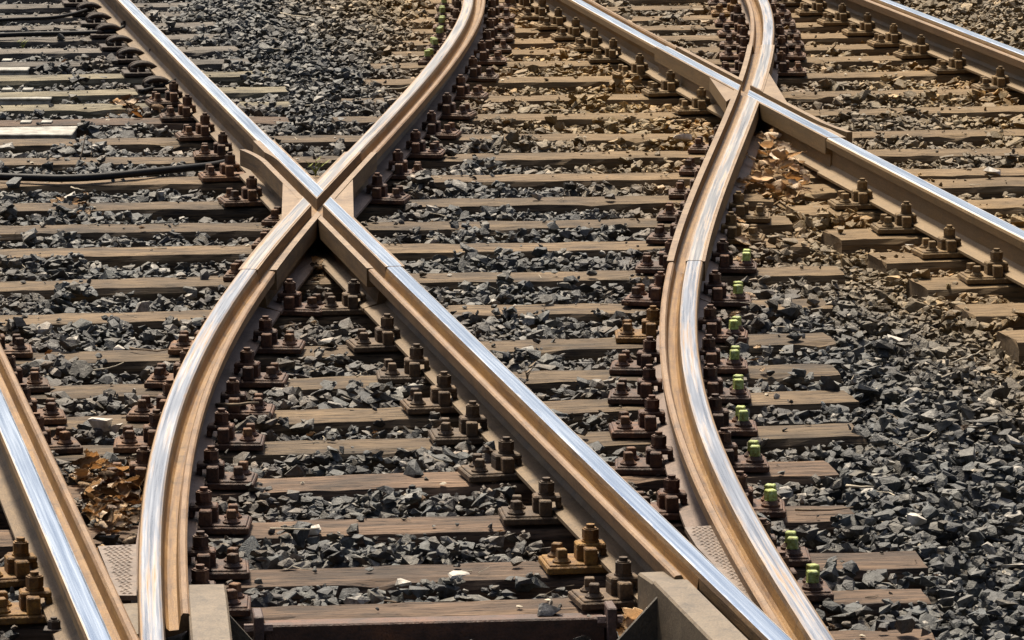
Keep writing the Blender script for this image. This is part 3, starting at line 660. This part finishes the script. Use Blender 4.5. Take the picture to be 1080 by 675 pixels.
def cable(label, pts, r):
    P_ = [Vector(un(x, y, z)) for x, y, z in pts]; out = []
    for i in range(len(P_) - 1):
        p0, p1, p2, p3 = P_[max(i-1, 0)], P_[i], P_[i+1], P_[min(i+2, len(P_)-1)]
        for t in np.linspace(0, 1, 8, endpoint=False):
            out.append(0.5 * ((2*p1) + (p2-p0)*t + (2*p0-5*p1+4*p2-p3)*t*t + (3*p1-p0-3*p2+p3)*t**3))
    out.append(P_[-1]); bm = bmesh.new(); tube(bm, out, r, 8)
    return tag(link('cable', bm_mesh(bm, 'cable', M['cable'], True)), label, 'cable', 'black track cables')
cable('thick black cable lying over the sleepers left of the left crossing', [(-40, 185, .018), (40, 187.5, .020), (70, 188, .02), (110, 186, .022), (160, 181, .024), (200, 177, .02), (226, 174, .014), (250, 168, .006), (275, 158, -.03)], .0155)
cable('thin black cable at the upper left, upper one of two', [(-40, 23, .02), (20, 20, .02), (60, 18, .025), (90, 11, .03), (112, 2, .03)], .010)
cable('thin black cable at the upper left ending at the rail web', [(-40, 39, .02), (30, 36, .02), (80, 35, .02), (118, 33, .03), (134, 27, .05)], .013)
cable('short dark cable bending to the upper left rail beside dry leaves', [(150, 96, .02), (165, 92, .02), (180, 87, .04), (193, 82, .05)], .010)

# ------------------------------------------------------------------ ballast stones: dropped one by one on a height map
def stone_template(r):
    bm = bmesh.new()
    for _ in range(r.randint(10, 13)):
        v = Vector((r.gauss(0, 1), r.gauss(0, 1), r.gauss(0, 1))).normalized()
        m = max(abs(v.x), abs(v.y), abs(v.z)); v = v * (1.0 * .55 + .45 / m * .8)
        bm.verts.new((v.x * 1.0, v.y * r.uniform(.68, .85), v.z * r.uniform(.42, .6)))
    bmesh.ops.convex_hull(bm, input=bm.verts[:]); bmesh.ops.delete(bm, geom=[v for v in bm.verts if not v.link_faces], context='VERTS')
    bmesh.ops.triangulate(bm, faces=bm.faces[:]); bmesh.ops.recalc_face_normals(bm, faces=bm.faces); bm.verts.index_update()
    V = np.array([v.co[:] for v in bm.verts]); Fc = np.array([[v.index for v in f.verts] for f in bm.faces]); bm.free()
    V -= V.mean(0); V /= np.abs(V[:, 0]).max(); return V, Fc
TR = random.Random(5); TEMPL = [stone_template(TR) for _ in range(40)]
CELL = .01; X0, X1, Y0_, Y1_ = -3.2, 3.2, 9.6, 28.0
NX, NY = int((X1 - X0) / CELL), int((Y1_ - Y0_) / CELL)
H = np.full((NX, NY), GZ + .005); gx = X0 + (np.arange(NX) + .5) * CELL; gy = Y0_ + (np.arange(NY) + .5) * CELL
GX, GY = np.meshgrid(gx, gy, indexing='ij')
cc, ss = math.cos(PITCH), math.sin(PITCH)
DEP = GY * cc + CAMZ * ss; UPV = GY * ss - CAMZ * cc
PXm = CX + FPX * GX / DEP; PYm = CY - FPX * UPV / DEP
BLOCK = np.zeros((NX, NY), bool); WOOD = np.zeros((NX, NY), bool)
BLOCK |= (PXm < -45) | (PXm > 1125) | (PYm < -40) | (PYm > 735)
for (o, p, q, w) in sleepers:
    d = q - p; ln = math.hypot(d[0], d[1]); tx, ty = d[0] / ln, d[1] / ln; c = (p + q) / 2
    lx = (GX - c[0]) * tx + (GY - c[1]) * ty; ly = -(GX - c[0]) * ty + (GY - c[1]) * tx
    ins = (np.abs(lx) < ln / 2) & (np.abs(ly) < w / 2); WOOD |= ins
H[WOOD] = 0.0
def railx(r): 
    xs = np.array([r.x(Y) for Y in gy]); return GX - xs[None, :]
for k, r in ALL.items():
    u = railx(r) * r.lip
    if k == 'A': lo_, hi_ = -.085, .125
    elif k == 'C': lo_, hi_ = -.085, .115
    else: lo_, hi_ = -.065, .122
    BLOCK |= (u > lo_) & (u < hi_)
FB = np.zeros((NX, NY), bool)
for x, y in fasten_spots:
    i0, i1 = int((x - .12 - X0) / CELL), int((x + .12 - X0) / CELL); j0, j1 = int((y - .10 - Y0_) / CELL), int((y + .10 - Y0_) / CELL)
    if i0 < 0 or j0 < 0 or i1 >= NX or j1 >= NY: continue
    FB[i0:i1, j0:j1] |= (((GX[i0:i1, j0:j1] - x) / .105) ** 2 + ((GY[i0:i1, j0:j1] - y) / .09) ** 2) < 1
BLOCK |= FB
def block_poly_px(x0, x1, y0, y1): 
    global BLOCK; BLOCK |= (PXm > x0) & (PXm < x1) & (PYm > y0) & (PYm < y1)
for x1, a, b in ((84, 131, 148), (60, 97, 110), (36, 66, 80)): block_poly_px(-60, x1, a, b)
block_poly_px(255, 655, 648, 680)
# how high the bed is heaped: open shoulder on the right is fuller than the bays between sleepers
def smooth_noise(n, amp, cell):
    g = rng.random((n[0] // cell + 3, n[1] // cell + 3)); xi = np.arange(n[0]) / cell; yi = np.arange(n[1]) / cell
    a = xi.astype(int); b = yi.astype(int); fx = (xi - a)[:, None]; fy = (yi - b)[None, :]
    fx = fx * fx * (3 - 2 * fx); fy = fy * fy * (3 - 2 * fy)
    return amp * ((g[a][:, b] * (1 - fx) + g[a + 1][:, b] * fx) * (1 - fy) + (g[a][:, b + 1] * (1 - fx) + g[a + 1][:, b + 1] * fx) * fy - .5)
TOP = np.full((NX, NY), -.023) + smooth_noise((NX, NY), .024, 22) + smooth_noise((NX, NY), .022, 70)
uD = railx(RD)                                            # metres right of the right curved rail
uA = railx(RA)
open_r = np.clip((uD - .42) / .25, 0, 1) * np.clip((-(railx(RC)) - .62) / .25, 0, 1) * (GY < 18.8)
open_l = np.clip((uA - .34) / .12, 0, 1) * np.clip((-(railx(RB)) - .20) / .12, 0, 1) * (GY > 18.0)
open_f = np.clip((railx(RF) - .15) / .12, 0, 1)
TOP += .046 * np.maximum(np.maximum(open_r, open_l), open_f)
TOP -= .009 * (GY > 18.2)
TOP -= .013 * ((railx(RC) < 0) & (railx(RC) > -.62) & (GY < 19.5))
# chances for a stone to lie on the timber
N_TRY = 150000
tx = rng.uniform(X0 + .1, X1 - .1, N_TRY); ty = rng.uniform(Y0_ + .1, Y1_ - .1, N_TRY)
sz = np.clip(rng.lognormal(math.log(.0230), .32, N_TRY), .012, .040); on_wood = rng.random(N_TRY)
tt = rng.integers(0, len(TEMPL), N_TRY); yaw = rng.uniform(0, 2 * math.pi, N_TRY); tilt = rng.normal(0, .28, (N_TRY, 2))
sz[int(N_TRY * .8):] *= .8
stones = []
disc = {}
for rr in range(1, 7):
    a = np.arange(-rr, rr + 1); dd = (a[:, None] ** 2 + a[None, :] ** 2) / (rr + .3) ** 2; disc[rr] = (dd <= 1, np.sqrt(np.clip(1 - dd, 0, 1)))
for i in range(N_TRY):
    x, y, s = tx[i], ty[i], sz[i]; ci = int((x - X0) / CELL); cj = int((y - Y0_) / CELL)
    if BLOCK[ci, cj]: continue
    if WOOD[ci, cj] and on_wood[i] > .007: continue
    rr = max(1, int(round(s * .85 / CELL))); i0, j0 = ci - rr, cj - rr
    if i0 < 0 or j0 < 0 or ci + rr + 1 >= NX or cj + rr + 1 >= NY: continue
    mk, dome = disc[rr]; sub = H[i0:ci + rr + 1, j0:cj + rr + 1]
    if BLOCK[i0:ci + rr + 1, j0:cj + rr + 1][mk].mean() > .3: continue
    if not WOOD[ci, cj] and WOOD[i0:ci + rr + 1, j0:cj + rr + 1][mk].mean() > .10 and on_wood[i] > .10: continue
    hv = sub[mk]; base = .45 * hv.mean() + .55 * hv.max()
    hh = s * .55; z = base + hh * .62
    if WOOD[ci, cj]: z = base + hh * .8
    elif z + hh * .75 > TOP[ci, cj] + .012 and not (hv.min() < TOP[ci, cj] - .05): continue
    new = z + hh * .8 * dome; sub[mk] = np.maximum(hv, new[mk])
    stones.append((x, y, z, s, tt[i], yaw[i], tilt[i, 0], tilt[i, 1], ci, cj))
NBIG = len(stones)
NS = 60000
cx_ = rng.uniform(X0 + .1, X1 - .1, NS); cy_ = rng.uniform(Y0_ + .1, Y1_ - .1, NS)
for i in range(NS):
    ci = int((cx_[i] - X0) / CELL); cj = int((cy_[i] - Y0_) / CELL)
    if BLOCK[ci, cj] and not (FB[ci, cj] and WOOD[ci, cj] and i % 3 == 0): continue
    if WOOD[ci, cj] and i % 14: continue
    s = .0055 + .0095 * rng.random() ** 1.6; z = H[ci, cj] + s * .2
    stones.append((cx_[i], cy_[i], z, s, int(rng.integers(0, len(TEMPL))), rng.uniform(0, 6.28), rng.normal(0, .5), rng.normal(0, .5), ci, cj))
print('stones', NBIG, len(stones), flush=True)
def stone_rot(st):
    return (Matrix.Rotation(st[5], 3, 'Z') @ Matrix.Rotation(st[6], 3, 'X') @ Matrix.Rotation(st[7], 3, 'Y'))
# the 300 stones that show largest are single objects
def vis(st):
    if st[3] < .02: return 0
    px, py = pj(st[:3])
    if not (2 < px < 1078 and 2 < py < 673): return 0
    if st[2] + st[3] * .40 < H[st[8], st[9]] - .004: return 0
    return st[3] * FPX / st[1]
score = np.array([vis(s) for s in stones]); order = np.argsort(-score)[:300]; single = set(int(i) for i in order if score[i] > 0)
smesh = {}
def template_mesh(k):
    if k not in smesh:
        V, Fc = TEMPL[k]; me = bpy.data.meshes.new('ballast_stone'); me.from_pydata(V.tolist(), [], Fc.tolist()); me.materials.append(M['stone']); smesh[k] = me
    return smesh[k]
for i in single:
    st = stones[i]; o = link('ballast_stone', template_mesh(int(st[4]))); o.location = st[:3]; o.scale = (st[3],) * 3; o.rotation_euler = stone_rot(st).to_euler()
    px, py = pj(st[:3])
    cnt = sum(1 for (_o, p, q, w) in sleepers[1:nl + 3] if p[1] + (q[1] - p[1]) * (st[0] - p[0]) / (q[0] - p[0]) < st[1])
    where = ('right of the right curve' if RD.x(st[1]) < st[0] else 'between diagonal rail and right curve' if RA.x(st[1]) < st[0] and RB.x(st[1]) < st[0]
             else 'between left curve and diagonal rail' if RB.x(st[1]) < st[0] else 'left of the left curved rail')
    where += (', lying on the ' if WOOD[st[8], st[9]] else ', behind the ') + ORD[cnt] + ' sleeper'
    tag(o, 'large grey ballast stone ' + where, 'stone', 'large ballast stones')
Vs, Fs, off = [], [], 0
for i, st in enumerate(stones):
    if i in single: continue
    V, Fc = TEMPL[int(st[4])]; Rm = np.array(stone_rot(st)); Vs.append((V * st[3]) @ Rm.T + np.array(st[:3])); Fs.append(Fc + off); off += len(V)
Vs = np.concatenate(Vs).astype(np.float32); Fs = np.concatenate(Fs).astype(np.int32)
me = bpy.data.meshes.new('ballast'); me.vertices.add(len(Vs)); me.vertices.foreach_set('co', Vs.ravel()); me.loops.add(Fs.size); me.loops.foreach_set('vertex_index', Fs.ravel())
me.polygons.add(len(Fs)); me.polygons.foreach_set('loop_start', np.arange(0, Fs.size, 3, dtype=np.int32)); me.update(calc_edges=True); me.validate(); me.materials.append(M['stone'])
me.polygons.foreach_set('use_smooth', [False] * len(me.polygons))
STN = np.zeros((NX, NY), np.float32)
for k, r in ALL.items(): STN = np.maximum(STN, np.clip(1 - (np.abs(railx(r) - .03 * r.lip) - .08) / .34, 0, 1))
ci_ = np.clip(((Vs[:, 0] - X0) / CELL).astype(int), 0, NX - 1); cj_ = np.clip(((Vs[:, 1] - Y0_) / CELL).astype(int), 0, NY - 1)
at = me.attributes.new('stain', 'FLOAT', 'POINT'); at.data.foreach_set('value', STN[ci_, cj_].astype(np.float32))
tag(link('ballast', me), 'bed of dark grey crushed stone between and beside the sleepers', 'ballast', kind='stuff')
def ground_z(x, y, r=1):
    ci = int((x - X0) / CELL); cj = int((y - Y0_) / CELL)
    if not (r < ci < NX - r - 1 and r < cj < NY - r - 1): return 0.0
    return float(H[ci - r:ci + r + 1, cj - r:cj + r + 1].max())

# ------------------------------------------------------------------ leaves, pale stones, twigs, weeds
def leaf_mesh(seed):
    r = random.Random(seed); bm = bmesh.new(); n = 9; L__ = 1.0; curl = r.uniform(.3, 1.6); fold = r.uniform(.15, .6); tw = r.uniform(-.8, .8); rows_ = []
    for i in range(n):
        t = i / (n - 1); w = .36 * math.sin(math.pi * min(1, t * .93 + .05)) ** .75 * (1 + .22 * math.sin(t * 17 + seed)); x = (t - .5) * L__; a = curl * (t - .5)
        row = []
        for j, s in enumerate((-1, -.5, 0, .5, 1)):
            y = s * w; z = fold * abs(s) ** 1.5 * w * 1.6 + r.uniform(-.03, .03); ca, sa = math.cos(tw * (t - .5)), math.sin(tw * (t - .5))
            y, z = y * ca - z * sa, y * sa + z * ca; row.append(bm.verts.new((math.sin(a) / curl, y, z + (1 - math.cos(a)) / curl * .9)))
        rows_.append(row)
    for a, b in zip(rows_, rows_[1:]):
        for j in range(4): bm.faces.new((a[j], a[j + 1], b[j + 1], b[j]))
    tube(bm, [(-.5, 0, .02 + (1 - math.cos(curl * .5)) / curl * .9), (-.62, .02, .0), (-.72, .05, .02)], .012, 4)
    bmesh.ops.solidify(bm, geom=bm.faces[:], thickness=.012)
    return bm_mesh(bm, 'dry_leaf', M['leaf'], True)
LM = [leaf_mesh(i) for i in range(12)]; LR = random.Random(8)
LM2 = []
for me_ in LM:
    m2 = me_.copy(); m2.materials[0] = M['leaf_pale']; LM2.append(m2)
def leaf(x, y, z, s, label, group, up=0.0, pale=False):
    o = link('dry_leaf', (LM2 if pale else LM)[LR.randrange(12)]); o.location = (x, y, z); o.scale = (s, s, s)
    o.rotation_euler = (LR.uniform(-.5, .5) + (math.pi if LR.random() < .3 else 0), LR.uniform(-.5, .5) + up, LR.uniform(0, 6.28)); return tag(o, label, 'leaf', group)
def leaf_pile(cx, cy, rx, ry, n, s, hgt, label, group, test=None, pale=False):
    k = 0
    while k < n:
        px, py = (LR.uniform(cx - rx, cx + rx), LR.uniform(cy - ry, cy + ry)) if n in (101, 102) else (LR.gauss(cx, rx * .55), LR.gauss(cy, ry * .55))
        if abs(px - cx) > rx or abs(py - cy) > ry or (test and not test(px, py)): continue
        p = un(px, py, .02); z = max(ground_z(p[0], p[1], 2), -.05) + LR.uniform(.005, hgt) * (1 - abs(px - cx) / rx * .6); leaf(p[0], p[1], z, s * LR.uniform(.6, 1.25), label, group, 0.0, pale); k += 1
leaf_pile(112, 532, 42, 44, 101, .062, .07, 'curled brown dry leaf in the leaf heap left of the lower left curve', 'leaf heap by the left curve', lambda x, y: x > 72 + (y - 480) * .38 and x < 148)
leaf_pile(812, 164, 42, 38, 102, .078, .10, 'curled tan dry leaf in the heap in the wedge below the right crossing', 'leaf heap below the right crossing', lambda x, y: x > 806 - (y - 110) * .36 and x < 812 + (y - 128) * .75, True)
leaf_pile(334, 274, 13, 17, 20, .055, .05, 'dark curled dry leaf in the wedge below the left crossing', 'leaves below the left crossing', lambda x, y: abs(x - 334) < (y - 248) * .55)
leaf_pile(790, 275, 18, 60, 12, .062, .03, 'pale dry leaf beside the green-bolted fastenings of the right curve', 'leaves by the green bolts', None, True)
leaf_pile(142, 112, 26, 9, 16, .07, .04, 'brown dry leaf in the small heap left of the upper left rail', 'small upper left leaf heap')
leaf_pile(668, 664, 14, 9, 9, .075, .06, 'pale orange dry leaf below the bottom guard beam', 'leaves at the bottom guard beam', None, True)
leaf_pile(78, 216, 40, 10, 10, .04, .02, 'small brown leaf scrap below the thick black cable', 'leaf scraps by the cable')
leaf_pile(755, 440, 330, 220, 20, .030, .01, 'small dry leaf scattered on the stones in the right half', 'scattered dry leaves')
leaf_pile(250, 300, 250, 250, 16, .030, .01, 'small dry leaf scattered on the stones in the left half', 'scattered dry leaves')

def rock(px, py, s, label, mat='pale_stone', flat=1.0):
    p = un(px, py, .0); z = max(ground_z(p[0], p[1], 2), -.03); V, Fc = TEMPL[(px * 7) % 40]
    me = bpy.data.meshes.new('pale_stone'); me.from_pydata((V * s * np.array([1, 1, flat])).tolist(), [], Fc.tolist()); me.materials.append(M[mat])
    o = link('pale_stone', me, None, (p[0], p[1], z + s * .25 * flat), px * 1.3); return tag(o, label, 'stone', 'pale stones')
rock(106, 460, .038, 'larger white stone on a sleeper between the corner rail and left curve'); rock(122, 460, .028, 'smaller white stone beside the larger one left of the left curve')
rock(124, 364, .034, 'cream stone on a sleeper left of the left curved rail'); rock(180, 349, .033, 'white stone against the left curved rail below the crossing')
rock(73, 204, .036, 'white stone just below the thick black cable'); rock(720, 149, .045, 'cream stone left of the upper right curved rail')
rock(942, 366, .030, 'whitish stone on the open bed right of the green bolts'); rock(962, 255, .03, 'pale stone among ochre-tinted sleepers at right')
rock(1047, 183, .04, 'cream stone right of the right straight rail'); rock(195, 612, .02, 'tiny white stone at the foot of the left guard beam')
rock(330, 562, .030, 'cream chip between sleepers inside the lower curve'); rock(687, 527, .02, 'pale chip near the right end of the diagonal rail')
rock(966, 554, .036, 'pale green-grey stone on the right shoulder'); rock(425, 615, .022, 'cream stone behind the bottom sleeper'); rock(480, 614, .024, 'flat white stone behind the bottom sleeper, right of the cream one', flat=.6)
rock(1068, 604, .032, 'white stone near the right edge at the bottom')

def twig(px, py, ang, ln, label, mat='twig', r=.0035, lift=0.0, bend=.3, zz=None):
    p = un(px, py, .0); bm = bmesh.new(); rr = random.Random(int(px * 31 + py)); pts = []
    z = (max(ground_z(p[0], p[1], 3), -.02) if zz is None else zz) + .008
    for i in range(6):
        t = i / 5 - .5; a = ang + bend * t; pts.append((math.cos(a) * ln * t, math.sin(a) * ln * t + rr.uniform(-.004, .004), lift * (t + .5) + rr.uniform(-.003, .003)))
    tube(bm, pts, r, 5, .5)
    return tag(link('twig', bm_mesh(bm, 'twig', M[mat], True), None, (p[0], p[1], z)), label, 'twig', 'fallen twigs')
twig(311, 20, -.9, .34, 'long pale twig on the stones at the top between straight and curved rails', 'straw', .005)
twig(423, 92, 1.0, .22, 'pale twig on stones left of the upper centre curved rail', 'straw', .004)
twig(80, 196, -1.0, .12, 'pale straw crossing below the thick black cable', 'straw', .004)
twig(88, 170, 1.2, .05, 'dark upright stalk rising beside the thick black cable', 'twig', .004, .10, .2)
twig(97, 172, 1.5, .02, 'thin upright stalk just right of the darker one by the cable', 'twig', .003, .075, .2)
twig(248, 445, -.6, .16, 'dark broken twig lying on the foot of the left curve', 'twig', .007, .02, .3, .035)
twig(160, 372, -.2, .18, 'curved twig on the sleeper left of the left curve', 'twig', .004, 0, .8)
twig(108, 388, .5, .16, 'forked pale straw between sleepers left of the left curve', 'straw', .0035, .02)
twig(690, 88, .6, .2, 'thin dark twig on the sleeper left of the top centre rail', 'twig', .003)
twig(310, 572, -.3, .14, 'pale straw between sleepers inside the lower left curve', 'straw', .003, .01)
twig(975, 472, .9, .16, 'thin straw on the right shoulder stones', 'straw', .003, .02); twig(1022, 395, .8, .14, 'short straw on the upper right shoulder stones', 'straw', .003, .02)
twig(905, 522, -.8, .10, 'pale split twig beside a sleeper end on the right', 'straw', .005, .01); twig(870, 540, .1, .16, 'brown twig at the sleeper end right of the green bolts', 'twig', .004)
twig(510, 60, -1.2, .2, 'thin looping straw by the fastenings of the upper curve', 'straw', .003, .03)

def weed(px, py, n, h, label, mat='weed'):
    p = un(px, py, 0); z = max(ground_z(p[0], p[1], 1), -.06); root = empty('weed', (p[0], p[1], z)); r = random.Random(int(px))
    for i in range(n):
        bm = bmesh.new(); a = r.uniform(0, 6.28); l = h * r.uniform(.5, 1); b = r.uniform(.2, .7)
        pts = [(math.cos(a) * b * l * t * t, math.sin(a) * b * l * t * t, l * t) for t in (0, .35, .7, 1)]; tube(bm, pts, .0022, 4, .6)
        if i % 2 == 0:
            x, y, zt = pts[-1]; w = .012
            v = [bm.verts.new(q) for q in ((x - w * .3, y, zt - .01), (x + w, y - w, zt), (x + w * 2, y, zt + .012), (x + w, y + w, zt + .002))]; bm.faces.new(v)
        link('stem', bm_mesh(bm, 'stem', M[mat]), root)
    return tag(root, label, 'weed')
weed(333, 186, 9, .07, 'small yellow-green weed in the notch above the left crossing')
weed(556, 402, 6, .06, 'thin weed sprout on a sleeper right of the diagonal rail', 'twig')
weed(24, 47, 6, .05, 'tiny yellow-green weed among stones at the upper left edge')

# ------------------------------------------------------------------ fine litter nobody could count: straw bits and pale flecks between the stones
LT = random.Random(77); bm = bmesh.new()
for k in range(900):
    x, y = LT.uniform(-2.6, 2.6), LT.uniform(10.2, 25.5); px, py = pj((x, y, 0))
    if not (0 < px < 1080 and 0 < py < 675): continue
    ci, cj = int((x - X0) / CELL), int((y - Y0_) / CELL)
    if BLOCK[ci, cj] and not FB[ci, cj]: continue
    z = H[ci, cj]; a = LT.uniform(0, 6.28); l = LT.uniform(.02, .075); n0 = len(bm.faces)
    if LT.random() < .55:
        e = LT.uniform(-.2, .35) * l; b = LT.uniform(-.3, .3) * l
        tube(bm, [(x, y, z), (x + math.cos(a) * l * .5 - math.sin(a) * b, y + math.sin(a) * l * .5 + math.cos(a) * b, z + e * .6), (x + math.cos(a) * l, y + math.sin(a) * l, z + e)], LT.uniform(.0012, .0026), 4, .4); mi = 0 if LT.random() < .6 else 1
    else:
        w = LT.uniform(.004, .012); mi = 2 if LT.random() < .45 else 0
        v = [bm.verts.new((x + w * math.cos(a + t) * LT.uniform(.6, 1.3), y + w * math.sin(a + t) * LT.uniform(.6, 1.3), z + LT.uniform(-.002, .003))) for t in (0, 1.3, 2.7, 4.2, 5.3)]; c_ = bm.verts.new((x, y, z + .005)); d_ = bm.verts.new((x, y, z - .004))
        for i in range(5): bm.faces.new((v[i], v[(i + 1) % 5], c_)); bm.faces.new((v[(i + 1) % 5], v[i], d_))
    bm.faces.ensure_lookup_table()
    for f in bm.faces[n0:]: f.material_index = mi
tag(link('litter', bm_mesh(bm, 'litter', [M['straw'], M['twig'], M['pale_stone']])), 'straw bits and pale flecks strewn between the stones', 'litter', kind='stuff')
